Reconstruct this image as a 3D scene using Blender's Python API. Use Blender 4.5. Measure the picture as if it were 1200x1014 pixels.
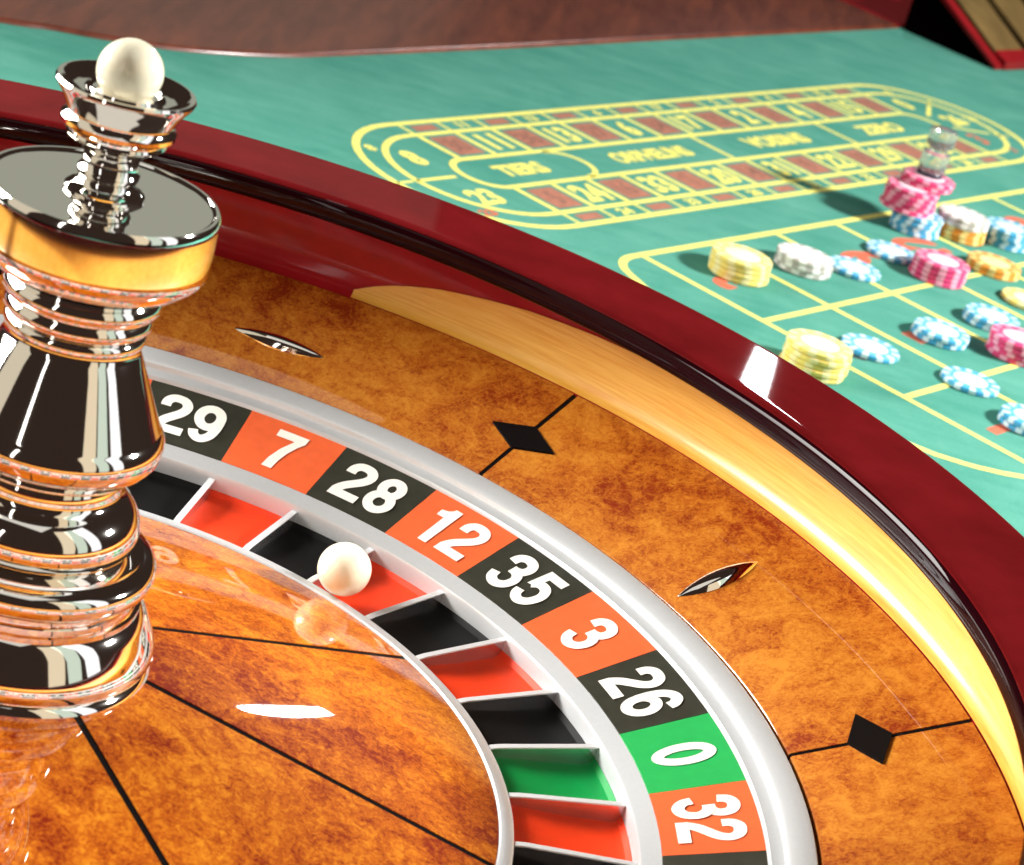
import bpy, bmesh, math, random
from mathutils import Vector, Matrix

rnd = random.Random(7)
S = 0.28                     # metres per wheel unit (unit = outer radius of the number ring)
FELT = -0.042                # felt height in metres (number ring outer edge is z = 0)
scene = bpy.context.scene
for o in list(bpy.data.objects):
    bpy.data.objects.remove(o, do_unlink=True)

# ------------------------------------------------------------------ camera
def look_axes(yaw, pitch, roll):
    f = Vector((math.cos(pitch) * math.sin(yaw), math.cos(pitch) * math.cos(yaw), math.sin(pitch)))
    r = f.cross(Vector((0, 0, 1))).normalized()
    u = r.cross(f)
    return (math.cos(roll) * r + math.sin(roll) * u, -math.sin(roll) * r + math.cos(roll) * u, f)

cam_d = bpy.data.cameras.new('camera')
cam = bpy.data.objects.new('camera', cam_d)
scene.collection.objects.link(cam)
CR, CU, CF = look_axes(0.0, -0.386598, 0.286502)
CAM = Vector((0.530059, -2.725668, 1.604649)) * S
M = Matrix((CR, CU, -CF)).transposed().to_4x4()
M.translation = CAM
cam.matrix_world = M
cam_d.sensor_width = 36
cam_d.lens = 2932.2 / 1200 * 36
cam_d.clip_start = 0.01
cam_d.clip_end = 100
cam_d.dof.use_dof = True
cam_d.dof.focus_distance = 1.02
cam_d.dof.aperture_fstop = 23
scene.camera = cam

# ------------------------------------------------------------------ light
world = bpy.data.worlds.new('World')
scene.world = world
world.use_nodes = True
world.node_tree.nodes['Background'].inputs[0].default_value = (1.0, 0.62, 0.48, 1)
world.node_tree.nodes['Background'].inputs[1].default_value = 0.032

def lamp(name, az, el, dist, sx, sy, power, col=(1, 1, 1), target=(0.1, 0.15, 0.0), spread=180):
    l = bpy.data.lights.new(name, 'AREA')
    l.shape = 'RECTANGLE'; l.size = sx; l.size_y = sy
    l.energy = power; l.color = col; l.spread = math.radians(spread)
    o = bpy.data.objects.new(name, l)
    scene.collection.objects.link(o)
    a, e = math.radians(az), math.radians(el)
    t = Vector(target)
    d = Vector((math.cos(e) * math.cos(a), math.cos(e) * math.sin(a), math.sin(e)))
    o.location = t + d * dist
    o.rotation_euler = d.to_track_quat('Z', 'Y').to_euler()
    return o

lamp('softbox_left', 164, 21, 1.15, 0.95, 0.46, 11.8, (1, 0.97, 0.92), target=(0.14, 0.08, 0), spread=85)
lamp('softbox_right', 8, 37, 1.6, 0.22, 0.20, 82, (1, 0.98, 0.95), target=(0.42, 0.55, 0))
lamp('panel_back', 101, 17, 6.8, 2.0, 1.55, 3.2, (0.94, 1.0, 0.84), target=(0, 0, 0.18))
lamp('strip_front', 247, 22, 1.5, 0.07, 0.8, 0.7, (1, 0.98, 0.95))
lamp('panel_right', 318, 30, 1.5, 0.34, 1.7, 1.5, (1, 0.84, 0.60))
lamp('panel_right_middle', 333, 30, 1.5, 0.30, 1.7, 1.2, (0.84, 1.0, 0.86))
lamp('panel_right_outer', 350, 30, 1.5, 0.34, 1.7, 2.2, (0.95, 0.97, 1.0))
lamp('fill_panel_top', 259, 79, 1.6, 1.2, 0.9, 2.4, (1.0, 0.97, 0.90), target=(0, 0, 0.1))  # unseen panel added overhead to brighten the chrome turret
lamp('panel_left', 206, 30, 1.5, 0.65, 1.7, 2.2, (1, 0.9, 0.70))
lp = lamp('strip_back', 83, 21, 2.3, 0.038, 0.32, 3.2)
lp.data.shape = 'ELLIPSE'
lp.location = (0.425, 2.23, 0.86)
lp.rotation_euler = (lp.location - Vector((0.1, 0.1, 0))).to_track_quat('Z', 'Y').to_euler()

scene.view_settings.view_transform = 'Standard'
scene.view_settings.look = 'None'
scene.view_settings.exposure = 0.0
scene.view_settings.gamma = 1.0
scene.view_settings.use_curve_mapping = False
scene.render.engine = 'CYCLES'
scene.render.resolution_x = 1024
scene.render.resolution_y = 865

# ------------------------------------------------------------------ materials
def new_mat(name):
    m = bpy.data.materials.new(name)
    m.use_nodes = True
    nt = m.node_tree
    return m, nt, nt.nodes['Principled BSDF']

def setp(b, **k):
    names = dict(color='Base Color', rough='Roughness', metal='Metallic', coat='Coat Weight', coatr='Coat Roughness',
                 coatior='Coat IOR', trans='Transmission Weight', ior='IOR', sheen='Sheen Weight', sss='Subsurface Weight',
                 spec='Specular IOR Level')
    for a, v in k.items():
        b.inputs[names[a]].default_value = (*v, 1) if isinstance(v, tuple) else v

def ramp(nt, fac, stops):
    r = nt.nodes.new('ShaderNodeValToRGB')
    e = r.color_ramp.elements
    e[0].position, e[0].color = stops[0][0], (*stops[0][1], 1)
    e[1].position, e[1].color = stops[-1][0], (*stops[-1][1], 1)
    for p, c in stops[1:-1]:
        n = e.new(p); n.color = (*c, 1)
    nt.links.new(fac, r.inputs[0])
    return r.outputs[0]

def noise(nt, vec, scale, detail=4, rough=0.55, dist=0.0):
    n = nt.nodes.new('ShaderNodeTexNoise')
    n.inputs['Scale'].default_value = scale
    n.inputs['Detail'].default_value = detail
    n.inputs['Roughness'].default_value = rough
    n.inputs['Distortion'].default_value = dist
    nt.links.new(vec, n.inputs['Vector'])
    return n.outputs['Fac']

def math_n(nt, op, a, b):
    n = nt.nodes.new('ShaderNodeMath'); n.operation = op
    for i, v in enumerate((a, b)):
        if isinstance(v, (int, float)): n.inputs[i].default_value = v
        else: nt.links.new(v, n.inputs[i])
    return n.outputs[0]

def mapped(nt, scale=(1, 1, 1), rnd_off=False):
    tc = nt.nodes.new('ShaderNodeTexCoord')
    mp = nt.nodes.new('ShaderNodeMapping')
    mp.inputs['Scale'].default_value = scale
    nt.links.new(tc.outputs['Object'], mp.inputs['Vector'])
    if rnd_off:
        oi = nt.nodes.new('ShaderNodeObjectInfo')
        m = nt.nodes.new('ShaderNodeVectorMath'); m.operation = 'SCALE'
        m.inputs[0].default_value = (3.1, 5.7, 2.3)
        nt.links.new(oi.outputs['Random'], m.inputs['Scale'])
        nt.links.new(m.outputs[0], mp.inputs['Location'])
    return mp.outputs[0]

def bump(nt, bsdf, h, strength, dist=0.001, coat=False):
    b = nt.nodes.new('ShaderNodeBump')
    b.inputs['Strength'].default_value = strength
    b.inputs['Distance'].default_value = dist
    nt.links.new(h, b.inputs['Height'])
    nt.links.new(b.outputs[0], bsdf.inputs['Normal'])

def plain(name, color, rough=0.4, var=0.0, vscale=40, **k):
    m, nt, b = new_mat(name)
    setp(b, color=color, rough=rough, **k)
    if var:
        f = noise(nt, mapped(nt), vscale, 5)
        c = ramp(nt, f, [(0.3, tuple(x * (1 - var) for x in color)), (0.7, tuple(min(1, x * (1 + var)) for x in color))])
        nt.links.new(c, b.inputs['Base Color'])
    return m

def burl(name, lo, mid, hi, coat_ior=1.7, off=True):
    m, nt, b = new_mat(name)
    v = mapped(nt, (1, 1, 1), off)
    f1 = noise(nt, v, 55, 8, 0.68, 1.1)
    f2 = noise(nt, v, 210, 6, 0.72, 1.8)
    f3 = noise(nt, v, 10, 2, 0.5, 0.3)
    f4 = noise(nt, v, 800, 3, 0.6, 0.8)
    s = math_n(nt, 'MULTIPLY', f1, 0.42)
    s = math_n(nt, 'ADD', s, math_n(nt, 'MULTIPLY', f2, 0.36))
    s = math_n(nt, 'ADD', s, math_n(nt, 'MULTIPLY', f3, 0.26))
    s = math_n(nt, 'ADD', s, math_n(nt, 'MULTIPLY', math_n(nt, 'SUBTRACT', f4, 0.5), 0.22))
    c = ramp(nt, s, [(0.42, lo), (0.475, tuple(0.5 * (a + c_) for a, c_ in zip(lo, mid))), (0.525, mid), (0.62, hi)])
    nt.links.new(c, b.inputs['Base Color'])
    setp(b, rough=0.45, coat=1.0, coatr=0.02, coatior=coat_ior, spec=0.1)
    return m

def grain(name, c0, c1, rough=0.3, scale=(4, 4, 60), coat=1.0, coatr=0.04, sc=12, coatior=1.5):
    m, nt, b = new_mat(name)
    v = mapped(nt, scale)
    f = noise(nt, v, sc, 6, 0.6, 0.4)
    c = ramp(nt, f, [(0.32, c0), (0.7, c1)])
    nt.links.new(c, b.inputs['Base Color'])
    setp(b, rough=rough, coat=coat, coatr=coatr, coatior=coatior)
    return m

BURL = burl('burl_veneer_lacquered', (0.21, 0.022, 0.003), (0.43, 0.122, 0.010), (0.56, 0.21, 0.022))
BURL_ROTOR = burl('burl_veneer_rotor', (0.20, 0.013, 0.0012), (0.50, 0.118, 0.005), (0.72, 0.26, 0.014), 1.9)
MAPLE_LIT = grain('maple_lit_part', (0.72, 0.31, 0.022), (0.86, 0.50, 0.085), 0.45, (3, 3, 90), sc=10, coat=0.55, coatr=0.16)  # maple tone for the lit part of the track wall
MAHOG = plain('mahogany_lacquer', (0.092, 0.0045, 0.0055), 0.6, 0.18, 30, coat=0.3, coatr=0.03, spec=0.0)
SHADE_AND_BORDER_RED = plain('shade_and_border_red', (0.36, 0.009, 0.014), 0.5, 0.12, 60, coat=0.4, coatr=0.1, spec=0.1)  # shade on the track wall put into the colour; also the end border
def lacquer_waves(m, scale, strength):
    nt = m.node_tree; b = nt.nodes['Principled BSDF']
    f = noise(nt, mapped(nt, (1, 1, 1)), scale, 3, 0.6, 0.4)
    bp_ = nt.nodes.new('ShaderNodeBump'); bp_.inputs['Strength'].default_value = strength; bp_.inputs['Distance'].default_value = 0.004
    nt.links.new(f, bp_.inputs['Height']); nt.links.new(bp_.outputs[0], b.inputs['Coat Normal'])
BROWN = grain('brown_lacquered_wood', (0.085, 0.013, 0.005), (0.175, 0.038, 0.015), 0.4, (12, 2, 2), sc=6, coatr=0.24, coat=0.8)
lacquer_waves(BROWN, 14, 0.10)
EBONY = plain('ebony_inlay', (0.004, 0.003, 0.003), 0.6, coat=0.15, coatr=0.05, spec=0.05)
LIP = plain('black_lacquer_lip', (0.010, 0.001, 0.002), 0.6, coat=0.3, coatr=0.02, spec=0.0)
CHROME = plain('polished_chrome', (0.94, 0.91, 0.86), 0.05, metal=1.0)
SILVER = plain('satin_silver', (0.70, 0.73, 0.75), 0.32, 0.02, 500, metal=0.45)
FRET = plain('fret_metal', (0.70, 0.71, 0.76), 0.18, metal=0.95)
CAPM = plain('fret_cap_metal', (0.84, 0.85, 0.87), 0.3, metal=0.25)
PLATE = {'k': plain('black_number_enamel', (0.034, 0.035, 0.024), 0.34, 0.2, 150, coat=0.6, coatr=0.22),
         'r': plain('red_number_enamel', (0.84, 0.135, 0.040), 0.34, 0.06, 150, coat=0.6, coatr=0.22),
         'g': plain('green_number_enamel', (0.02, 0.40, 0.09), 0.34, 0.06, 150, coat=0.6, coatr=0.22)}
POCK = {'k': plain('black_pocket', (0.003, 0.003, 0.003), 0.6, spec=0.15),
        'r': plain('red_pocket', (0.88, 0.050, 0.008), 0.5, 0.10, 60, spec=0.25),
        'g': plain('green_pocket', (0.0, 0.28, 0.055), 0.5, 0.08, 60, spec=0.25)}
DIGIT = plain('white_digit_paint', (0.90, 0.88, 0.80), 0.5, 0.03, 300)
IVORY = plain('ivory', (0.95, 0.89, 0.68), 0.18, 0.03, 60, coat=0.6, coatr=0.05, sss=0.0)
LINE_Y = plain('yellow_print', (0.80, 0.75, 0.16), 0.85, 0.12, 300)
PRINT_R = plain('red_print', (0.60, 0.12, 0.06), 0.85, 0.15, 300)
PRINT_C = plain('red_cell_print', (0.36, 0.135, 0.085), 0.85, 0.25, 250)
PRINT_DR = plain('dark_red_print', (0.22, 0.10, 0.07), 0.85, 0.15, 300)
PRINT_K = plain('dark_print', (0.04, 0.07, 0.06), 0.85, 0.15, 300)
GLASS, _nt, _b = new_mat('clear_acrylic')
setp(_b, color=(0.97, 0.97, 0.99), rough=0.06, trans=0.90, ior=1.49, coat=1.0)
DARK = plain('dark_floor_carpet', (0.006, 0.003, 0.003), 0.9, 0.3, 20)

def felt_mat():
    m, nt, b = new_mat('green_felt')
    v = mapped(nt, (1, 1, 1))
    tcv = mapped(nt, (14, 60, 1))
    f1 = noise(nt, v, 14, 4, 0.6, 0.5)
    f2 = noise(nt, v, 900, 2, 0.6)
    f3 = noise(nt, tcv, 1.0, 5, 0.65, 0.6)
    s = math_n(nt, 'ADD', math_n(nt, 'MULTIPLY', f1, 0.40), math_n(nt, 'MULTIPLY', f3, 0.30))
    s = math_n(nt, 'ADD', s, math_n(nt, 'MULTIPLY', f2, 0.30))
    c = ramp(nt, s, [(0.36, (0.044, 0.225, 0.168)), (0.64, (0.105, 0.325, 0.252))])
    nt.links.new(c, b.inputs['Base Color'])
    setp(b, rough=0.95, sheen=0.0, spec=0.1)
    bump(nt, b, f2, 0.35, 0.0006)
    return m
FELT_M = felt_mat()

# ------------------------------------------------------------------ helpers
COL = scene.collection
def link(name, me, mat, parent=None, smooth=35):
    if mat is not None and not me.materials:
        me.materials.append(mat)
    if smooth:
        for p in me.polygons: p.use_smooth = True
        me.set_sharp_from_angle(angle=math.radians(smooth))
    o = bpy.data.objects.new(name, me)
    COL.objects.link(o)
    o.parent = parent
    return o

def tag(o, label=None, cat=None, group=None, kind=None):
    if label: o['label'] = label
    if cat: o['category'] = cat
    if group: o['group'] = group
    if kind: o['kind'] = kind
    return o

def empty(name, loc=(0, 0, 0)):
    o = bpy.data.objects.new(name, None)
    o.empty_display_size = 0.02
    o.location = loc
    COL.objects.link(o)
    return o

def pyd(name, V, F):
    me = bpy.data.meshes.new(name)
    me.from_pydata([tuple(v) for v in V], [], F)
    me.update()
    bm = bmesh.new(); bm.from_mesh(me)
    bmesh.ops.recalc_face_normals(bm, faces=bm.faces)
    bm.to_mesh(me); bm.free()
    return me

def lathe_me(name, prof, seg=96, closed=False):
    """full revolution of (r,z) profile in wheel units; r=0 ends are merged"""
    V, F = [], []
    n = len(prof)
    for i in range(seg):
        a = 2 * math.pi * i / seg
        for r, z in prof:
            V.append((r * math.cos(a) * S, r * math.sin(a) * S, z * S))
    m = n if closed else n - 1
    for i in range(seg):
        j = (i + 1) % seg
        for k in range(m):
            l = (k + 1) % n
            F.append((i * n + k, j * n + k, j * n + l, i * n + l))
    me = bpy.data.meshes.new(name)
    me.from_pydata(V, [], F)
    bm = bmesh.new(); bm.from_mesh(me)
    bmesh.ops.remove_doubles(bm, verts=bm.verts, dist=1e-6)
    bmesh.ops.recalc_face_normals(bm, faces=bm.faces)
    bm.to_mesh(me); bm.free()
    return me

def lathe(name, prof, mat, parent, seg=96, closed=False, smooth=35):
    return link(name, lathe_me(name, prof, seg, closed), mat, parent, smooth)

def sweep_me(name, prof, a0, a1, seg):
    """solid sector: closed (r,z) cross-section swept from a0 to a1 (degrees), capped"""
    V, F = [], []
    n = len(prof)
    for i in range(seg + 1):
        a = math.radians(a0 + (a1 - a0) * i / seg)
        for r, z in prof:
            V.append((r * math.cos(a) * S, r * math.sin(a) * S, z * S))
    for i in range(seg):
        for k in range(n):
            l = (k + 1) % n
            F.append((i * n + k, (i + 1) * n + k, (i + 1) * n + l, i * n + l))
    F.append(tuple(range(n)))
    F.append(tuple(seg * n + k for k in range(n))[::-1])
    return pyd(name, V, F)

def sweep(name, prof, a0, a1, seg, mat, parent, smooth=35):
    return link(name, sweep_me(name, prof, a0, a1, seg), mat, parent, smooth)

def spline(pts, n=6):
    """Catmull-Rom through points"""
    out = []
    P = [pts[0]] + list(pts) + [pts[-1]]
    for i in range(1, len(P) - 2):
        p0, p1, p2, p3 = P[i - 1], P[i], P[i + 1], P[i + 2]
        for k in range(n):
            t = k / n
            out.append(tuple(0.5 * ((2 * b) + (-a + c) * t + (2 * a - 5 * b + 4 * c - d) * t * t + (-a + 3 * b - 3 * c + d) * t ** 3)
                             for a, b, c, d in zip(p0, p1, p2, p3)))
    out.append(pts[-1])
    return out

_text_cache = {}
def text_geo(s, bold=0.03):
    """verts (x,y centred, height of a digit = 1) and faces of a line of text"""
    key = (s, bold)
    if key in _text_cache: return _text_cache[key]
    cu = bpy.data.curves.new('t', 'FONT')
    cu.body = s; cu.size = 1.0; cu.offset = bold; cu.resolution_u = 4
    cu.align_x = 'CENTER'
    o = bpy.data.objects.new('t', cu)
    COL.objects.link(o)
    dg = bpy.context.evaluated_depsgraph_get()
    me = o.evaluated_get(dg).to_mesh()
    V = [tuple(v.co) for v in me.vertices]
    F = [tuple(p.vertices) for p in me.polygons]
    o.evaluated_get(dg).to_mesh_clear()
    bpy.data.objects.remove(o); bpy.data.curves.remove(cu)
    x0, x1 = min(v[0] for v in V), max(v[0] for v in V)
    y0, y1 = min(v[1] for v in V), max(v[1] for v in V)
    h = y1 - y0
    V = [((v[0] - (x0 + x1) / 2) / h, (v[1] - (y0 + y1) / 2) / h) for v in V]
    _text_cache[key] = (V, F)
    return V, F

# heavy grotesque numerals of the number ring: outlines and strokes, digit height 1
def ell(cx, cy, rx, ry, n=36):
    return [(cx + rx * math.cos(2 * math.pi * i / n), cy + ry * math.sin(2 * math.pi * i / n)) for i in range(n)]
TH = 0.19
DIG = {
 '0': [('c', ell(0, 0, 0.195, 0.405))],
 '1': [('p', [(-0.03, -0.5), (0.17, -0.5), (0.17, 0.5), (0.02, 0.5), (-0.01, 0.43), (-0.07, 0.38), (-0.19, 0.35), (-0.19, 0.20), (-0.03, 0.20)])],
 '2': [('s', [(-0.20, 0.16), (-0.19, 0.29), (-0.11, 0.385), (0.0, 0.405), (0.12, 0.375), (0.195, 0.27), (0.18, 0.15), (0.11, 0.04), (0.0, -0.07), (-0.11, -0.18), (-0.18, -0.29), (-0.205, -0.36)]),
       ('p', [(-0.30, -0.5), (0.30, -0.5), (0.30, -0.31), (-0.29, -0.31)])],
 '3': [('s', [(-0.21, 0.19), (-0.18, 0.32), (-0.09, 0.395), (0.03, 0.402), (0.14, 0.345), (0.18, 0.23), (0.14, 0.11), (0.04, 0.055), (-0.06, 0.045)]),
       ('s', [(-0.06, 0.04), (0.06, 0.03), (0.165, -0.04), (0.21, -0.16), (0.17, -0.31), (0.06, -0.395), (-0.06, -0.398), (-0.175, -0.32), (-0.215, -0.18)])],
 '4': [('p', [(0.02, -0.5), (0.21, -0.5), (0.21, 0.5), (0.02, 0.5)]), ('p', [(-0.30, -0.28), (0.31, -0.28), (0.31, -0.11), (-0.30, -0.11)]), ('s', [(0.09, 0.45), (-0.22, -0.18)])],
 '5': [('p', [(-0.21, 0.5), (0.25, 0.5), (0.25, 0.32), (-0.06, 0.32), (-0.10, 0.03), (-0.27, 0.0)]),
       ('s', [(-0.19, 0.02), (-0.10, 0.105), (0.01, 0.125), (0.12, 0.085), (0.195, -0.03), (0.20, -0.17), (0.14, -0.32), (0.02, -0.402), (-0.10, -0.385), (-0.19, -0.30), (-0.215, -0.19)])],
 '6': [('c', ell(0, -0.165, 0.20, 0.24)), ('s', [(0.195, 0.22), (0.16, 0.33), (0.06, 0.402), (-0.05, 0.385), (-0.15, 0.27), (-0.195, 0.10), (-0.205, -0.06), (-0.20, -0.165)])],
 '7': [('p', [(-0.29, 0.5), (0.29, 0.5), (0.29, 0.34), (0.20, 0.20), (0.10, -0.03), (0.04, -0.27), (0.01, -0.5), (-0.20, -0.5), (-0.165, -0.26), (-0.07, 0.03), (0.08, 0.31), (-0.29, 0.31)])],
 '8': [('c', ell(0, 0.21, 0.170, 0.195)), ('c', ell(0, -0.19, 0.205, 0.215))],
}
DIG['9'] = [(k, [(-x, -y) for x, y in pts]) for k, pts in DIG['6']]
def numeral_geo(s):
    V, F = [], []
    for di, ch in enumerate(s):
        ox = (di - (len(s) - 1) / 2) * 0.665
        for li, (kind, pts) in enumerate(DIG[ch]):
            z = li * 0.0005
            b = len(V)
            if kind == 'p':
                V += [(x + ox, y, z) for x, y in pts]
                F.append(tuple(range(b, b + len(pts))))
                continue
            closed = kind == 'c'
            if not closed and len(pts) > 3: pts = spline(pts, 4)
            n = len(pts)
            for i in range(n):
                a = pts[i - 1] if (i > 0 or closed) else pts[i]
                c = pts[(i + 1) % n] if (i < n - 1 or closed) else pts[i]
                t = Vector((c[0] - a[0], c[1] - a[1])).normalized()
                for sg in (1, -1):
                    V.append((pts[i][0] + ox - sg * t.y * TH / 2, pts[i][1] + sg * t.x * TH / 2, z))
            for i in range(n if closed else n - 1):
                j = (i + 1) % n
                F.append((b + 2 * i, b + 2 * i + 1, b + 2 * j + 1, b + 2 * j))
    return V, F

# ------------------------------------------------------------------ floor and table
def box_me(name, x0, x1, y0, y1, z0, z1, bev=0.0, seg=2):
    bm = bmesh.new()
    bmesh.ops.create_cube(bm, size=1)
    for v in bm.verts:
        v.co = Vector(((x0 + x1) / 2 + v.co.x * (x1 - x0), (y0 + y1) / 2 + v.co.y * (y1 - y0), (z0 + z1) / 2 + v.co.z * (z1 - z0)))
    if bev:
        bmesh.ops.bevel(bm, geom=bm.edges[:], offset=bev, segments=seg, affect='EDGES', profile=0.5)
    me = bpy.data.meshes.new(name)
    bm.to_mesh(me); bm.free()
    return me

fl = link('floor', pyd('floor', [(-6, -6, -0.95), (8, -6, -0.95), (8, 8, -0.95), (-6, 8, -0.95)], [(0, 1, 2, 3)]), DARK, None, 0)
tag(fl, kind='structure')

PHI = 0.94918
EU = Vector((math.cos(PHI), math.sin(PHI), 0)); EV = Vector((math.sin(PHI), -math.cos(PHI), 0))
def tuv(u, v, z=FELT):          # table coordinates (metres): u along the layout, v towards the near side
    p = EU * u + EV * v
    return Vector((p.x, p.y, z))
SK = -0.048
def luv(u, v, z):               # printed layout, laid a little askew on the cloth
    return tuv(u, v + SK * (u - 0.77), z)

table = empty('roulette_table', (0, 0, -0.95))
TOFF = Vector((0, 0, 0.95))
tag(table, 'green felt roulette table with yellow printed layout under the wheel', 'table')
def tlink(name, me, mat, smooth=0, parent=None):
    o = link(name, me, mat, parent or table, smooth)
    if parent is None:
        o.location = (0, 0, 0.95)
    return o

rail_edge = [(-0.60, -1.10), (0.30, -0.93), (0.45, -0.82), (0.571, -0.742), (0.605, -0.726), (0.635, -0.707), (0.674, -0.687), (0.713, -0.675),
             (0.772, -0.666), (0.836, -0.666), (1.043, -0.674), (1.295, -0.687), (1.60, -0.702), (1.685, -0.706)]
rail_edge = spline(rail_edge, 4)
# felt board: polygon with thickness
outer = rail_edge + [(1.686, -0.75), (2.15, -0.75), (2.15, 0.9), (-0.9, 0.9), (-0.9, -1.13)]
V = [tuv(u, v - (0.01 if i < len(rail_edge) else 0), FELT) for i, (u, v) in enumerate(outer)]
n = len(V)
V += [p - Vector((0, 0, 0.05)) for p in V]
F = [tuple(range(n)), tuple(range(2 * n - 1, n - 1, -1))] + [(i, (i + 1) % n, n + (i + 1) % n, n + i) for i in range(n)]
tlink('felt', pyd('felt', V, F), FELT_M)
# wooden border behind the felt: rounded edge swept along the rail line
sec = [(0.0, -0.02), (0.0, 0.001), (0.0008, 0.0022), (0.002, 0.003), (0.004, 0.0032), (0.40, 0.0034), (0.40, -0.02)]
V, F = [], []
for u, v in rail_edge:
    for d, h in sec:
        V.append(tuv(u, v - d, FELT + h))
k = len(sec)
for i in range(len(rail_edge) - 1):
    for j in range(k):
        F.append((i * k + j, (i + 1) * k + j, (i + 1) * k + (j + 1) % k, i * k + (j + 1) % k))
F.append(tuple(range(k))); F.append(tuple((len(rail_edge) - 1) * k + j for j in range(k))[::-1])
tlink('wood_border', pyd('wood_border', V, F), BROWN, 40)
V, F = [], []
for u in (1.689, 2.15):
    for d, h in sec[:-2] + [(0.40, 0.0033), (0.40, -0.02)]:
        V.append(tuv(u, -0.708 - d, FELT + h))
F = [(j, k + j, k + (j + 1) % k, (j + 1) % k) for j in range(k)] + [tuple(range(k)), tuple(k + j for j in range(k))[::-1]]
tlink('end_border', pyd('end_border', V, F), SHADE_AND_BORDER_RED, 40)

# printed layout ---------------------------------------------------
Z1, Z2, Z3 = FELT + 0.00010, FELT + 0.00018, FELT + 0.00026
def ribbon(pts, w, z, closed=False):
    """flat ribbon along (u,v) points in layout coordinates -> V, F"""
    V, F = [], []
    n = len(pts)
    for i in range(n):
        a = pts[i - 1] if (i > 0 or closed) else pts[i]
        b = pts[(i + 1) % n] if (i < n - 1 or closed) else pts[i]
        t = Vector((b[0] - a[0], b[1] - a[1])).normalized()
        nx, ny = -t.y * w / 2, t.x * w / 2
        V += [luv(pts[i][0] + nx, pts[i][1] + ny, z), luv(pts[i][0] - nx, pts[i][1] - ny, z)]
    for i in range(n if closed else n - 1):
        j = (i + 1) % n
        F.append((2 * i, 2 * i + 1, 2 * j + 1, 2 * j))
    return V, F
def line_part(name, pts, w, z=Z2, closed=False, mat=LINE_Y):
    V, F = ribbon(pts, w, z, closed)
    return tlink(name, pyd(name, V, F), mat)
def stadium(u0, u1, vc, r, n=20):
    P = [(u0 - 0.94 * r * math.sin(math.pi * i / n), vc - r * math.cos(math.pi * i / n)) for i in range(n + 1)]
    P += [(u1 + r * math.sin(math.pi * i / n), vc + r * math.cos(math.pi * i / n)) for i in range(n + 1)]
    return P
def layout_text(name, s, u, v, h, wx, mat, rot=0.0, z=Z3, bold=0.03):
    V0, F0 = text_geo(s, bold)
    c, sn = math.cos(rot), math.sin(rot)
    V = [luv(u + h * (x * wx * c - y * sn), v - h * (x * wx * sn + y * c), z) for x, y in V0]
    return tlink(name, pyd(name, V, F0), mat)
def patch(name, quad, mat, z=Z1):
    return tlink(name, pyd(name, [luv(u, v, z) for u, v in quad], [tuple(range(len(quad)))]), mat)

VC = -0.447
RED = {1, 3, 5, 7, 9, 12, 14, 16, 18, 19, 21, 23, 25, 27, 30, 32, 34, 36}
WHEEL = [0, 32, 15, 19, 4, 21, 2, 25, 17, 34, 6, 27, 13, 36, 11, 30, 8, 23, 10, 5, 24, 16, 33, 1, 20, 14, 31, 9, 22, 18, 29, 7, 28, 12, 35, 3, 26]
UL, UR = 0.764, 1.386
line_part('racetrack_outline', stadium(0.7535, 1.40, VC, 0.0895), 0.0058, closed=True)
line_part('racetrack_outline', stadium(0.755, 1.40, VC, 0.0690), 0.0052, closed=True)
line_part('racetrack_outline', stadium(0.763, 1.375, VC, 0.0245), 0.0052, closed=True)
NT = 15
du = (UR - UL) / NT
tops = [30, 11, 36, 13, 27, 6, 34, 17, 25, 2, 21, 4, 19, 15, 32]
bots = [5, 24, 16, 33, 1, 20, 14, 31, 9, 22, 18, 29, 7, 28, 12]
for side, seq in ((-1, tops), (1, bots)):
    for i in range(NT + 1):
        u = UL + du * i
        line_part('cell_line', [(u, VC + side * 0.0265), (u, VC + side * 0.0668)], 0.0048)
        line_part('cell_line', [(u, VC + side * 0.0713), (u, VC + side * 0.0872)], 0.003)
    for i, num in enumerate(seq):
        u = UL + du * (i + 0.5)
        m = 0.0065
        if num in RED:
            a, b = u - du / 2 + m, u + du / 2 - m
            patch('red_cell', [(a, VC + side * 0.031), (b, VC + side * 0.031), (b, VC + side * 0.063), (a, VC + side * 0.063)], PRINT_C)
            layout_text('cell_number', str(num), u, VC + side * 0.047, 0.02, 0.72, PRINT_DR, z=Z2, bold=0.01)
            patch('red_cell', [(u - du * .3, VC + side * 0.0745), (u + du * .3, VC + side * 0.0745), (u + du * .3, VC + side * 0.084), (u - du * .3, VC + side * 0.084)], PRINT_C)
        else:
            layout_text('cell_number', str(num), u, VC + side * 0.047, 0.028, 0.80, LINE_Y, bold=0.045)
            layout_text('cell_number', str(num), u, VC + side * 0.0793, 0.0105, 1.1, LINE_Y, bold=0.045)
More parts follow.
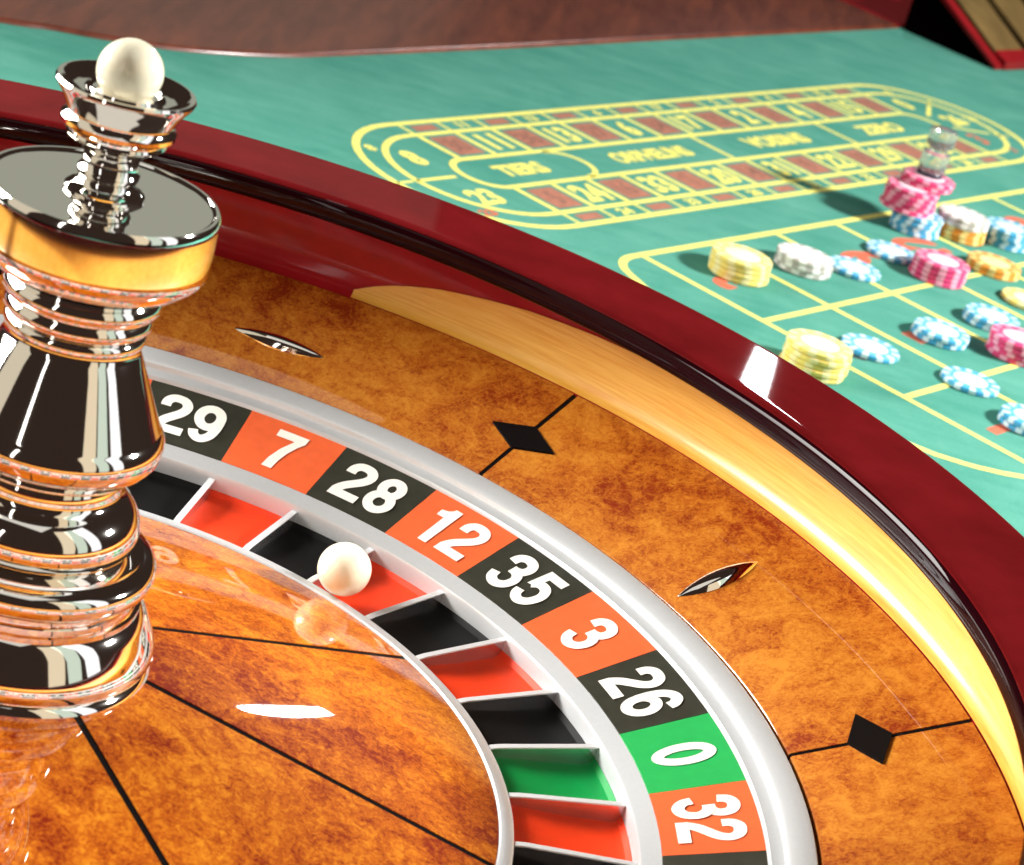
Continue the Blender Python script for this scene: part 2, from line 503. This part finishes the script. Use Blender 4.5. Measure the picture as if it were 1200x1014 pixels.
# round ends
for uc, sgn, nums in ((0.757, -1, (8, 23)), (1.39, 1, (0, 26, 3))):
    for k in range(1, len(nums)):
        a = math.pi * k / len(nums)
        p0, p1, p2 = 0.0265, 0.067, 0.088
        cs, sn = -math.cos(a), sgn * math.sin(a)
        line_part('cell_line', [(uc + p0 * sn, VC + p0 * cs), (uc + p1 * sn, VC + p1 * cs)], 0.004)
        line_part('cell_line', [(uc + 0.0715 * sn, VC + 0.0715 * cs), (uc + p2 * sn, VC + p2 * cs)], 0.003)
    for k, num in enumerate(nums):
        a = math.pi * (k + 0.5) / len(nums)
        cs, sn = -math.cos(a), sgn * math.sin(a)
        if num in RED and sgn > 0:
            layout_text('cell_number', str(num), uc + 0.047 * sn, VC + 0.047 * cs, 0.024, 0.9, PRINT_R)
        else:
            layout_text('cell_number', str(num), uc + 0.048 * sn, VC + 0.048 * cs, 0.025, 0.85, LINE_Y, bold=0.045)
        layout_text('cell_number', str(num), uc + 0.079 * sn, VC + 0.079 * cs, 0.0105, 1.1, LINE_Y if num not in RED else PRINT_R, bold=0.04)
# inner sections
line_part('section_line', [(0.855 + 0.0225 * math.cos(t), VC + 0.0225 * math.sin(t)) for t in [math.pi * (-0.5 + i / 14) for i in range(15)]], 0.0045)
for u in (1.045, 1.232):
    line_part('section_line', [(u, VC - 0.022), (u, VC + 0.022)], 0.0045)
layout_text('section_name', 'TIERS', 0.803, VC, 0.019, 0.90, LINE_Y, bold=0.05)
layout_text('section_name', 'ORPHELINS', 0.962, VC, 0.019, 0.80, LINE_Y, bold=0.05)
layout_text('section_name', 'VOISINS', 1.138, VC, 0.020, 0.95, LINE_Y, bold=0.05)
layout_text('section_name', 'ZERO', 1.305, VC, 0.020, 1.0, LINE_Y, bold=0.05)

# main number grid
GU, GV = 0.766, [-0.3075, -0.2035, -0.0925, 0.015]
CW = 0.0823
NC = 12
zero = [(GU + NC * CW, GV[0])] + [(0.775, GV[0])] + [(0.757 + 0.032 * math.cos(t) * 1.0, GV[0] + 0.030 + 0.030 * math.sin(t)) for t in [math.radians(-90 - 12 * i) for i in range(7)]]
zero += [(0.700, -0.22), (0.690, -0.146), (0.697, -0.07), (0.708, -0.035), (0.720, -0.016), (0.733, -0.002), (0.748, 0.010), (0.775, 0.0205), (0.80, 0.0215)]
line_part('layout_border', zero, 0.0058)
for i in range(NC + 1):
    u = GU + CW * i
    line_part('grid_line', [(u, GV[0] + 0.0027), (u, GV[3] + 0.0028 if i else GV[3] + 0.004)], 0.0049, z=Z2)
for v in GV[1:]:
    line_part('grid_line', [(GU + 0.0024, v), (GU + NC * CW, v)], 0.0049, z=Z3)
for i in range(NC):
    for j in range(3):
        num = 3 * i + 3 - j
        u, v = GU + CW * (i + 0.5), (GV[j] + GV[j + 1]) / 2
        col = PRINT_R if num in RED else PRINT_K
        layout_text('layout_number', str(num), u, v, 0.046, 0.72, col, rot=math.pi / 2, z=Z2, bold=0.05)

# sloping chip rack at the far end of the table --------------------
rack = empty('chip_rack')
rack.location = tuv(1.69, -0.59, FELT)
tag(rack, 'sloping red lacquered rack with tan lining at the far table corner', 'rack')
def rk(u, v, z):
    return tuv(u, v, FELT + z) - Vector(rack.location)
def prism(name, pts_vz, u0, u1, mat, smooth=0):
    n = len(pts_vz)
    V = [rk(u0, v, z) for v, z in pts_vz] + [rk(u1, v, z) for v, z in pts_vz]
    F = [tuple(range(n)), tuple(range(2 * n - 1, n - 1, -1))] + [(i, (i + 1) % n, n + (i + 1) % n, n + i) for i in range(n)]
    return link(name, pyd(name, V, F), mat, rack, smooth)
sl = 0.0445 / 0.082
def top(v): return (-0.588 - v) * sl
RACK_IN = plain('rack_tan_lining', (0.13, 0.082, 0.028), 0.7, 0.3, 30, spec=0.1)
RACK_RED = plain('rack_red_lacquer', (0.20, 0.006, 0.009), 0.5, 0.15, 40, coat=0.3, coatr=0.05, spec=0.1)
RACK_SHADE = plain('rack_shade_black', (0.003, 0.001, 0.001), 0.8, 0.2, 30, spec=0.0)  # near black paints in the shade on the rack side and well
prism('side_panel', [(-0.592, 0.001), (-0.702, 0.001), (-0.702, top(-0.702) - 0.003), (-0.592, top(-0.592) - 0.001)], 1.690, 1.696, RACK_SHADE)
prism('frame_bar', [(-0.588, 0.0008), (-0.588, 0.004), (-0.702, top(-0.702) + 0.004), (-0.702, top(-0.702) - 0.002)], 1.6885, 1.703, RACK_RED)
prism('front_bar', [(-0.586, 0.001), (-0.602, 0.001), (-0.602, top(-0.602) + 0.008), (-0.586, 0.009)], 1.7032, 2.0, RACK_RED)
prism('well', [(-0.603, 0.001), (-0.702, 0.001), (-0.702, top(-0.702) - 0.010), (-0.603, top(-0.603) - 0.004)], 1.7034, 2.0, RACK_SHADE)
for k in range(4):
    u = 1.722 + 0.072 * k
    prism('lining', [(-0.6035, top(-0.6035) - 0.0038), (-0.701, top(-0.701) - 0.0098), (-0.701, top(-0.701) - 0.001), (-0.6035, top(-0.6035) - 0.001)], u, u + 0.056, RACK_IN)

# ------------------------------------------------------------------ wheel bowl (stationary)
bowl = empty('roulette_bowl', (0, 0, FELT))
BOFF = (0, 0, -FELT)
tag(bowl, 'round wooden roulette bowl with dark red rim and burl apron', 'roulette bowl')
def keep(o):
    o.location = BOFF
    return o
def apron_z(r): return 0.030 + (0.125 - 0.030) / (1.302 - 1.060) * (r - 1.060)
D0 = 16.85
for k in range(8):
    a = D0 + 45 * k
    g = 0.20
    prof = [(1.062, apron_z(1.062) - 0.012), (1.062, apron_z(1.062) - 0.002), (1.064, apron_z(1.064)), (1.3015, apron_z(1.3015)), (1.3015, 0.07), (1.2, 0.02)]
    keep(sweep('apron_panel', prof, a + g, a + 45 - g, 24, BURL, bowl))
    keep(sweep('inlay_line', [(1.063, apron_z(1.063) - 0.010), (1.063, apron_z(1.063) - 0.0012), (1.3005, apron_z(1.3005) - 0.0012), (1.3005, 0.08)], a - g * 0.98, a + g * 0.98, 2, EBONY, bowl))
    # diamond
    ha, hr, rc = 3.05, 0.030, 1.1665
    pts = [(rc - hr, 0), (rc, ha), (rc + hr, 0), (rc, -ha)]
    V = []
    for dz in (0.0035, -0.004):
        for r, da in pts:
            t = math.radians(a + da)
            V.append(Vector((r * math.cos(t), r * math.sin(t), apron_z(r) + dz)) * S)
    keep(link('diamond_inlay', pyd('diamond_inlay', V, [(0, 1, 2, 3), (7, 6, 5, 4)] + [(i, (i + 1) % 4, 4 + (i + 1) % 4, 4 + i) for i in range(4)]), EBONY, bowl, 0))

# canoe-shaped deflectors, alternately lengthwise and crosswise
def deflector_me(L, W, H):
    V, F = [], []
    nu, nv = 22, 10
    for i in range(nu + 1):
        x = -1 + 2 * i / nu
        w = (1 - abs(x) ** 2.0) ** 1.0
        for j in range(nv + 1):
            y = -1 + 2 * j / nv
            h = (1 - abs(y) ** 2.2) * w ** 0.8
            V.append((x * L, y * W * max(w, 0.004), H * h - 0.0012))
    for i in range(nu):
        for j in range(nv):
            F.append((i * (nv + 1) + j, (i + 1) * (nv + 1) + j, (i + 1) * (nv + 1) + j + 1, i * (nv + 1) + j + 1))
    return pyd('deflector', V, F)
for k in range(8):
    a = math.radians(39.2 + 45 * k)
    r = 1.150
    radial = (k % 2 == 0)
    me = deflector_me(0.081 * S if radial else 0.090 * S, 0.0230 * S if radial else 0.020 * S, 0.017 * S)
    o = link('deflector', me, CHROME, bowl, 50)
    er = Vector((math.cos(a), math.sin(a), (0.125 - 0.030) / 0.242)).normalized()
    et = Vector((-math.sin(a), math.cos(a), 0))
    nn = er.cross(et)
    X, Y = (er, et) if radial else (et, -er)
    Mx = Matrix((X, Y, nn)).transposed().to_4x4()
    Mx.translation = Vector((r * math.cos(a), r * math.sin(a), apron_z(r))) * S + Vector(BOFF)
    o.matrix_local = Mx

# back wall of the ball track (shade painted red), lit part in maple, rim
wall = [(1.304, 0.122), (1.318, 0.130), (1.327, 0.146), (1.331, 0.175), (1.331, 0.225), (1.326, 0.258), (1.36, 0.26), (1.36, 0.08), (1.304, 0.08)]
keep(lathe('track_wall', wall, SHADE_AND_BORDER_RED, bowl, 192, True, 40))
def track_r(z):
    t = [(0.124, 1.3025), (0.130, 1.3135), (0.138, 1.3195), (0.150, 1.3235), (0.175, 1.3280), (0.225, 1.3280), (0.235, 1.3275)]
    for (z0, r0), (z1, r1) in zip(t, t[1:]):
        if z <= z1: return r0 + (r1 - r0) * (z - z0) / (z1 - z0)
    return t[-1][1]
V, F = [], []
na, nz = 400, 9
LIT_EDGE = [(0.0, 0.136), (0.6, 0.143), (1.6, 0.154), (2.8, 0.1645), (4.4, 0.176), (6.2, 0.187), (9.7, 0.2015), (13.4, 0.214), (19.1, 0.2245), (26.7, 0.2315), (34, 0.2325)]  # upper edge of the lit part, following the shade line on the wall
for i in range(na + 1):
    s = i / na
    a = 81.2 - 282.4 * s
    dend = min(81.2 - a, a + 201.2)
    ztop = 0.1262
    for (d0, z0_), (d1, z1_) in zip(LIT_EDGE, LIT_EDGE[1:]):
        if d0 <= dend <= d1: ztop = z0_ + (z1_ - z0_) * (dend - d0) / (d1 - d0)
    if dend > LIT_EDGE[-1][0]: ztop = LIT_EDGE[-1][1]
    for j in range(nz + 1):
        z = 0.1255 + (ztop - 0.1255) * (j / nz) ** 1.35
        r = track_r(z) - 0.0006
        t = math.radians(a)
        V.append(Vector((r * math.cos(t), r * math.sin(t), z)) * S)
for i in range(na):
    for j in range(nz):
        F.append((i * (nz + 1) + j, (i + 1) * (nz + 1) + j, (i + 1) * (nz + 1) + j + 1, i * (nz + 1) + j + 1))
keep(link('maple_lit_part', pyd('maple_lit_part', V, F), MAPLE_LIT, bowl, 60))

rim = [(1.2505, 0.262), (1.2505, 0.296), (1.2405, 0.2985), (1.241, 0.3005), (1.2445, 0.3030), (1.249, 0.3044), (1.254, 0.3049), (1.258, 0.3050), (1.264, 0.3050),
       (1.34, 0.3050), (1.420, 0.3050), (1.426, 0.3050), (1.432, 0.3035), (1.437, 0.2995), (1.439, 0.293), (1.439, 0.288), (1.439, 0.24), (1.432, 0.215), (1.424, 0.19), (1.424, 0.02), (1.40, -0.10), (1.36, -0.149),
       (1.30, -0.149), (1.361, 0.06), (1.361, 0.262)]
keep(lathe('inner_lip', [(1.250, 0.2625), (1.2405, 0.2635), (1.2365, 0.267), (1.2345, 0.274), (1.2345, 0.279), (1.2345, 0.288), (1.2360, 0.294), (1.2395, 0.2980), (1.250, 0.2955)], LIP, bowl, 256, True, 40))
keep(lathe('rim', rim, MAHOG, bowl, 256, True, 30))
keep(lathe('bowl_base', [(0.3, -0.148), (1.30, -0.148), (1.30, -0.118), (1.10, -0.118), (0.3, -0.118)], EBONY, bowl, 96, True))
keep(lathe('apron_seat', [(1.0605, 0.016), (1.0605, -0.115), (1.10, -0.115), (1.10, 0.0)], EBONY, bowl, 128, False))

# ------------------------------------------------------------------ rotor
rotor = empty('roulette_rotor', (0, 0, -0.10 * S))
ROFF = (0, 0, 0.10 * S)
tag(rotor, 'spinning roulette wheel head with numbered ring, pockets and chrome turret', 'roulette wheel')
def rk_keep(o):
    o.location = ROFF
    return o
def cone_z(r): return 0.078 - 0.232 * r
C0 = -0.5
for k in range(8):
    a = C0 + 45 * k
    g = 0.28
    # gap of constant width: build panel in slices so the joint stays parallel
    V, F = [], []
    rs = [0.10 + (0.664 - 0.10) * i / 10 for i in range(11)]
    na = 20
    for r in rs:
        gg = math.degrees(0.0051 / r)
        for j in range(na + 1):
            t = math.radians(a + gg + (45 - 2 * gg) * j / na)
            V.append(Vector((r * math.cos(t), r * math.sin(t), cone_z(r))) * S)
    nt_ = len(V)
    V += [Vector((v.x, v.y, v.z - 0.006)) for v in V[:nt_]]
    w = na + 1
    for i in range(10):
        for j in range(na):
            F.append((i * w + j, (i + 1) * w + j, (i + 1) * w + j + 1, i * w + j + 1))
    per = [j for j in range(na)] + [i * w + na for i in range(10)] + [10 * w + na - j for j in range(na)] + [(10 - i) * w for i in range(10)]
    for i in range(len(per)):
        p, q = per[i], per[(i + 1) % len(per)]
        F.append((p, q, nt_ + q, nt_ + p))
    rk_keep(link('cone_panel', pyd('cone_panel', V, F), BURL_ROTOR, rotor, 30))
    V = []
    for r in (0.10, 0.664):
        for s in (-1, 1):
            t = math.radians(a) + s * 0.0050 / r
            for dz in (-0.0012, -0.018):
                V.append(Vector((r * math.cos(t), r * math.sin(t), cone_z(r) + dz)) * S)
    rk_keep(link('cone_inlay', pyd('cone_inlay', V, [(0, 2, 6, 4), (1, 3, 7, 5), (0, 1, 5, 4), (2, 3, 7, 6), (0, 1, 3, 2), (4, 5, 7, 6)]), EBONY, rotor, 0))
rk_keep(lathe('inner_ring', [(0.6645, -0.085), (0.6645, -0.0755), (0.667, -0.0735), (0.681, -0.0745), (0.6845, -0.0765), (0.6855, -0.080), (0.6855, -0.105), (0.6645, -0.105)], SILVER, rotor, 192, True, 40))
rk_keep(lathe('ring_ledge', [(0.8475, -0.105), (0.8475, -0.062), (0.8490, -0.0575), (0.8525, -0.0555), (0.8700, -0.0475), (0.8738, -0.0455), (0.8738, -0.105)], SILVER, rotor, 192, True, 40))
rk_keep(lathe('outer_band', [(1.0005, -0.03), (1.0005, 0.001), (1.003, 0.0055), (1.017, 0.0095), (1.0195, 0.0115), (1.0215, 0.0185), (1.026, 0.0225), (1.050, 0.0315), (1.0545, 0.0315), (1.0565, 0.029), (1.0565, -0.03)], SILVER, rotor, 224, True, 32))
rk_keep(lathe('rotor_base', [(0.12, -0.114), (1.05, -0.114), (1.05, -0.106), (0.12, -0.106)], EBONY, rotor, 96, True))

A0 = 83.30037
STEP = 360 / 37
i29 = WHEEL.index(29)
def num_z(r): return -0.0445 + 0.0440 * (r - 0.874) / 0.126
def fret_geo():
    prof = [(0.6862, -0.100), (0.6862, -0.0800), (0.70, -0.0780), (0.8472, -0.0680), (0.8472, -0.100)]
    V, F = [], []
    n = len(prof)
    h = 0.0034
    for s in (-1, 1):
        for r, z in prof: V.append(Vector((r, s * h, z)) * S)
    F = [tuple(range(n)), tuple(range(2 * n - 1, n - 1, -1))] + [(i, (i + 1) % n, n + (i + 1) % n, n + i) for i in range(n)]
    me = pyd('fret', V, F)
    bm = bmesh.new(); bm.from_mesh(me)
    bmesh.ops.bevel(bm, geom=bm.edges[:], offset=0.0005 * S, segments=1, affect='EDGES')
    bm.to_mesh(me); bm.free()
    return me
FRET_ME = fret_geo()
def fret_cap_geo():
    V = []
    for s_ in (-1, 1):
        for r, z in ((0.6865, -0.0798), (0.70, -0.0777), (0.8470, -0.0677), (0.8470, -0.0655), (0.70, -0.0752), (0.6865, -0.0775)):
            V.append(Vector((r, s_ * 0.0052, z)) * S)
    n = 6
    F = [tuple(range(n)), tuple(range(2 * n - 1, n - 1, -1))] + [(i, (i + 1) % n, n + (i + 1) % n, n + i) for i in range(n)]
    me = pyd('fret_cap', V, F)
    bm = bmesh.new(); bm.from_mesh(me)
    bmesh.ops.bevel(bm, geom=bm.edges[:], offset=0.0006 * S, segments=2, affect='EDGES')
    bm.to_mesh(me); bm.free()
    return me
FRET_CAP = fret_cap_geo()
plate_prof = [(0.8742, num_z(0.8742)), (0.937, num_z(0.937)), (0.9998, num_z(0.9998)), (0.9998, -0.02), (0.8742, -0.07)]
floor_prof = [(0.6862, -0.099), (0.6862, -0.0905), (0.76, -0.0950), (0.832, -0.0950), (0.841, -0.0915), (0.8468, -0.084), (0.8468, -0.1045), (0.72, -0.1045)]
pl_me = {}; fl_me = {}
for c in 'krg':
    pl_me[c] = sweep_me('number_plate', plate_prof, -STEP / 2 + 0.02, STEP / 2 - 0.02, 8); pl_me[c].materials.append(PLATE[c])
    fl_me[c] = sweep_me('pocket_floor', floor_prof, -STEP / 2 + 0.05, STEP / 2 - 0.05, 6); fl_me[c].materials.append(POCK[c])
for k in range(37):
    num = WHEEL[(i29 + k) % 37]
    a1 = A0 - STEP * (k - 0.5) - STEP * 0.0   # centre of 29 lies before its 29|7 boundary
    ac = A0 + STEP / 2 - STEP * k
    c = 'g' if num == 0 else ('r' if num in RED else 'k')
    pl = rk_keep(link('number_plate', pl_me[c], None, rotor, 30)); pl.rotation_euler.z = math.radians(ac)
    pf = rk_keep(link('pocket_floor', fl_me[c], None, rotor, 30)); pf.rotation_euler.z = math.radians(ac)
    fr = rk_keep(link('fret', FRET_ME, FRET, rotor, 30)); fr.rotation_euler.z = math.radians(ac - STEP / 2)
    link('fret_cap', FRET_CAP, CAPM, fr, 30)
    V0, F0 = numeral_geo(str(num))
    V = []
    hgt = 0.087
    for x, y, dz in V0:
        rr = 0.938 + y * hgt
        t = -x * hgt * 0.98 / 0.938
        V.append(Vector((rr * math.cos(t), rr * math.sin(t), num_z(rr) + 0.0012 + dz)) * S)
    dg = link('number', pyd('number', V, F0), DIGIT, pl, 0)

# turret
tur = rk_keep(empty('turret')); tur.parent = rotor
chrome_profiles = [
 ('turret_foot', [(0.0, 0.036), (0.170, 0.030), (0.178, 0.031), (0.1805, 0.036), (0.178, 0.041), (0.173, 0.045), (0.1775, 0.050), (0.180, 0.058), (0.1795, 0.066), (0.1765, 0.075), (0.170, 0.089), (0.1625, 0.103), (0.156, 0.114), (0.150, 0.119),
                  (0.150, 0.126), (0.146, 0.128), (0.146, 0.136), (0.141, 0.138), (0.141, 0.146), (0.0, 0.147)]),
 ('turret_collar', [(0.0, 0.1471), (0.143, 0.1471), (0.152, 0.150), (0.158, 0.157), (0.1605, 0.167), (0.158, 0.177), (0.151, 0.184), (0.142, 0.186), (0.139, 0.188), (0.139, 0.192), (0.0, 0.192)]),
 ('turret_bulb', [(0.0, 0.1921), (0.115, 0.1921), (0.123, 0.199), (0.1285, 0.211), (0.129, 0.223), (0.125, 0.237), (0.116, 0.250), (0.105, 0.259), (0.097, 0.264), (0.094, 0.270), (0.094, 0.277), (0.0, 0.277)]),
 ('turret_bell', [(0.0, 0.2771), (0.095, 0.2771), (0.100, 0.288), (0.111, 0.301), (0.124, 0.312), (0.132, 0.323), (0.1345, 0.334), (0.134, 0.345), (0.130, 0.352), (0.128, 0.3555), (0.1265, 0.357), (0.1255, 0.359), (0.116, 0.379), (0.1022, 0.409), (0.0893, 0.437), (0.0825, 0.4515), (0.0805, 0.4545), (0.080, 0.462), (0.0, 0.462)]),
 ('turret_rings', [(0.0, 0.4621), (0.078, 0.4621), (0.084, 0.465), (0.0855, 0.471), (0.083, 0.477), (0.080, 0.479), (0.084, 0.482), (0.0885, 0.488), (0.0885, 0.494), (0.085, 0.499), (0.084, 0.501), (0.090, 0.505), (0.095, 0.513), (0.095, 0.520), (0.091, 0.526), (0.089, 0.529), (0.100, 0.536), (0.0, 0.537)]),
 ('turret_disc', [(0.0, 0.5372), (0.100, 0.5372), (0.118, 0.546), (0.131, 0.557), (0.1375, 0.566), (0.1392, 0.573), (0.1394, 0.576), (0.1393, 0.580), (0.1389, 0.628), (0.1387, 0.632), (0.1378, 0.638), (0.1352, 0.6415), (0.1315, 0.6415), (0.1295, 0.6395), (0.1280, 0.6386), (0.1270, 0.6385), (0.1255, 0.6385), (0.08, 0.6385), (0.0, 0.6385)]),
 ('turret_neck', [(0.0, 0.6386), (0.046, 0.6386), (0.047, 0.6425), (0.043, 0.646), (0.038, 0.648), (0.0345, 0.652), (0.033, 0.657), (0.036, 0.662), (0.0365, 0.667), (0.033, 0.672), (0.032, 0.678), (0.033, 0.686), (0.038, 0.694), (0.048, 0.7005), (0.056, 0.705), (0.0, 0.705)]),
 ('turret_cup', [(0.0, 0.7051), (0.055, 0.7051), (0.0585, 0.708), (0.0575, 0.712), (0.062, 0.716), (0.0665, 0.720), (0.0670, 0.725), (0.063, 0.729), (0.0615, 0.733), (0.0655, 0.742), (0.072, 0.753), (0.079, 0.762), (0.0812, 0.767), (0.0795, 0.7705), (0.074, 0.7705), (0.064, 0.764), (0.052, 0.760), (0.047, 0.7605), (0.045, 0.765), (0.041, 0.766), (0.037, 0.762), (0.0, 0.758)]),
]
for nme, prof in chrome_profiles:
    lathe(nme, prof, CHROME, tur, 128, False, 38)
def sphere_me(name, r, seg=48, rings=28):
    bm = bmesh.new()
    bmesh.ops.create_uvsphere(bm, u_segments=seg, v_segments=rings, radius=r)
    me = bpy.data.meshes.new(name); bm.to_mesh(me); bm.free()
    return me
fb = link('turret_finial', sphere_me('turret_finial', 0.0385 * S), IVORY, tur, 80)
fb.location = (0, 0, 0.786 * S)

ball = link('roulette_ball', sphere_me('roulette_ball', 0.0405 * S), IVORY, None, 80)
ab = math.radians(60.0)
ball.location = Vector((0.6985 * math.cos(ab), 0.6985 * math.sin(ab), -0.0365)) * S
tag(ball, 'small ivory ball resting by the red 12 pocket of the wheel', 'ball')

# ------------------------------------------------------------------ chips
CD, CT = 0.0400, 0.0033
def chip_body_me(mat):
    R = CD / 2
    prof = [(0, 0), (R - 0.0006, 0), (R, 0.0005), (R, CT - 0.0006), (R - 0.0006, CT - 0.0001), (0, CT - 0.0001)]
    me = lathe_me('chip', [(r / S, z / S) for r, z in prof], 36)
    me.materials.append(mat)
    return me
def chip_spots_me(mat, n=10, frac=0.42):
    V, F = [], []
    R = CD / 2 + 0.00012
    for k in range(n):
        a0 = 2 * math.pi * k / n
        m = 3
        for i in range(m + 1):
            a = a0 + 2 * math.pi / n * frac * i / m
            for r, z in ((R, 0.0004), (R, CT - 0.0005), (R - 0.0006, CT), (R * 0.72, CT)):
                V.append((r * math.cos(a), r * math.sin(a), z))
        b = k * (m + 1) * 4
        for i in range(m):
            for j in range(3):
                F.append((b + i * 4 + j, b + (i + 1) * 4 + j, b + (i + 1) * 4 + j + 1, b + i * 4 + j + 1))
    me = bpy.data.meshes.new('edge_spots'); me.from_pydata(V, [], F); me.update()
    me.materials.append(mat)
    return me
def chip_inlay_me(mat):
    R = CD / 2
    me = lathe_me('inlay', [(0, (CT + 0.0002) / S), (R * 0.56 / S, (CT + 0.0002) / S), (R * 0.60 / S, (CT - 0.0001) / S)], 32)
    me.materials.append(mat)
    return me
WHITE_C = plain('chip_white', (0.80, 0.79, 0.76), 0.45, 0.04, 200)
SPOTC = {'blue': (0.62, 0.80, 0.87), 'pink': (0.82, 0.34, 0.45), 'yellow': (0.82, 0.72, 0.34), 'white': (0.40, 0.38, 0.34), 'orange': (0.80, 0.62, 0.22)}
BODYC = {'blue': (0.06, 0.36, 0.62), 'pink': (0.70, 0.045, 0.17), 'yellow': (0.80, 0.63, 0.15), 'white': (0.76, 0.75, 0.71), 'orange': (0.72, 0.27, 0.03)}
INLC = {'blue': (0.62, 0.76, 0.82), 'pink': (0.85, 0.60, 0.66), 'yellow': (0.84, 0.78, 0.52), 'white': (0.80, 0.79, 0.76), 'orange': (0.82, 0.68, 0.30)}
CHIP = {}
for c in BODYC:
    bmat = plain('chip_' + c, BODYC[c], 0.42, 0.06, 150)
    smat = plain('chip_spot_' + c, SPOTC[c], 0.45, 0.04, 150)
    imat = plain('chip_inlay_' + c, INLC[c], 0.5, 0.04, 150)
    CHIP[c] = (chip_body_me(bmat), chip_spots_me(smat, 12 if c in ('blue', 'white') else 11, 0.45), chip_inlay_me(imat))
    for me in CHIP[c]:
        for p in me.polygons: p.use_smooth = True
        me.set_sharp_from_angle(angle=math.radians(35))
ORD = ['bottom', 'second', 'third', 'fourth', 'fifth', 'sixth', 'seventh', 'eighth']
def chip(c, x, y, z, rot, label, group):
    o = bpy.data.objects.new(c + '_chip', CHIP[c][0]); COL.objects.link(o)
    o.location = (x, y, z); o.rotation_euler = (0, 0, rot); k = {'blue': 0.95, 'yellow': 1.03}.get(c, 1.0); o.scale = (k, k, 1)
    s = bpy.data.objects.new('edge_spots', CHIP[c][1]); COL.objects.link(s); s.parent = o
    i = bpy.data.objects.new('inlay', CHIP[c][2]); COL.objects.link(i); i.parent = o
    tag(o, label, 'chip', group)
    return o
def stack(c, u, v, n, where, z0=FELT + 0.0004, jit=0.0007, spin=None, ordn=None, total=None):
    base = tuv(u, v, 0)
    r0 = rnd.uniform(0, 6.28)
    for k in range(n):
        r = r0 + (rnd.uniform(-0.10, 0.10) if spin is None else spin * k)
        t = n
        if n == 1: lab = f'single {c} casino chip {where}'
        elif k == n - 1: lab = f'topmost {c} chip of the stack {where}'
        else: lab = f'{ORD[k]} {c} chip ' + ('' if k == 0 else 'from the bottom ') + f'of the stack {where}'
        chip(c, base.x + rnd.uniform(-jit, jit), base.y + rnd.uniform(-jit, jit), z0 + k * (CT + 0.00025), r, lab, 'chips on the betting layout')
    return z0 + n * (CT + 0.00025)

STACKS = [
 ('yellow', 0.8194, -0.2652, 4, 'in the corner cell of the layout'),
 ('white', 0.8890, -0.2602, 3, 'right of the corner yellow stack'),
 ('blue', 0.9345, -0.2470, 1, 'touching the white stack'),
 ('blue', 1.0052, -0.2621, 1, 'in front of the tall pink stack'),
 ('pink', 1.0044, -0.2214, 4, 'in front of the orange stack'),
 ('orange', 1.0791, -0.2186, 2, 'low, right of a pink stack'),
 ('yellow', 1.0473, -0.1685, 1, 'cut off by the right picture edge'),
 ('blue', 0.8906, -0.1469, 2, 'two chips high in the middle row'),
 ('blue', 0.9661, -0.1528, 2, 'half behind the right edge pink stack'),
 ('pink', 0.9298, -0.1103, 4, 'at the right picture edge'),
 ('yellow', 0.7314, -0.1402, 5, 'beside the wheel rim'),
 ('blue', 0.8089, -0.1480, 1, 'right of the yellow stack by the rim'),
 ('blue', 0.8400, -0.0908, 1, 'lying across a yellow grid line crossing'),
 ('blue', 0.8207, -0.0350, 2, 'nearest the camera, cut at right'),
 ('blue', 1.1560, -0.2545, 4, 'beside the orange and white stack'),
]
for c, u, v, n, where in STACKS:
    stack(c, u, v, n, where)
z = stack('orange', 1.1205, -0.2754, 3, 'right of the tall stack')
stack('white', 1.1205, -0.2754, 2, 'on top of the orange chips', z0=z)
z = stack('blue', 1.0835, -0.2929, 4, 'under the tall pink stack', jit=0.0012)
z = stack('pink', 1.0781, -0.3020, 5, 'midway up the tall marker stack', z0=z, jit=0.0010, spin=0.12)
z = stack('pink', 1.0955, -0.3018, 2, 'right under the clear marker', z0=z, jit=0.0008)

# ------------------------------------------------------------------ acrylic win marker
mk = empty('win_marker')
mk.location = tuv(1.0985, -0.3035, z + 0.0002)
tag(mk, 'clear acrylic waisted win marker standing on the tall pink stack', 'marker')
def mlathe(name, prof, mat):
    return lathe(name, [(r / S, zz / S) for r, zz in prof], mat, mk, 40, False, 35)
mlathe('base_disc', [(0, 0.0), (0.0098, 0.0), (0.0102, 0.0006), (0.0102, 0.0022), (0.0098, 0.0028), (0, 0.0028)], plain('marker_dark_base', (0.012, 0.010, 0.035), 0.3))
mlathe('body', [(0, 0.00285), (0.0098, 0.00285), (0.0104, 0.004), (0.0104, 0.0165), (0.0100, 0.0176), (0.0076, 0.0186), (0.0070, 0.0200), (0.0074, 0.0216), (0.0100, 0.0230),
                (0.0106, 0.0240), (0.0106, 0.0345), (0.0100, 0.0356), (0.0085, 0.0360), (0, 0.0360)], GLASS)
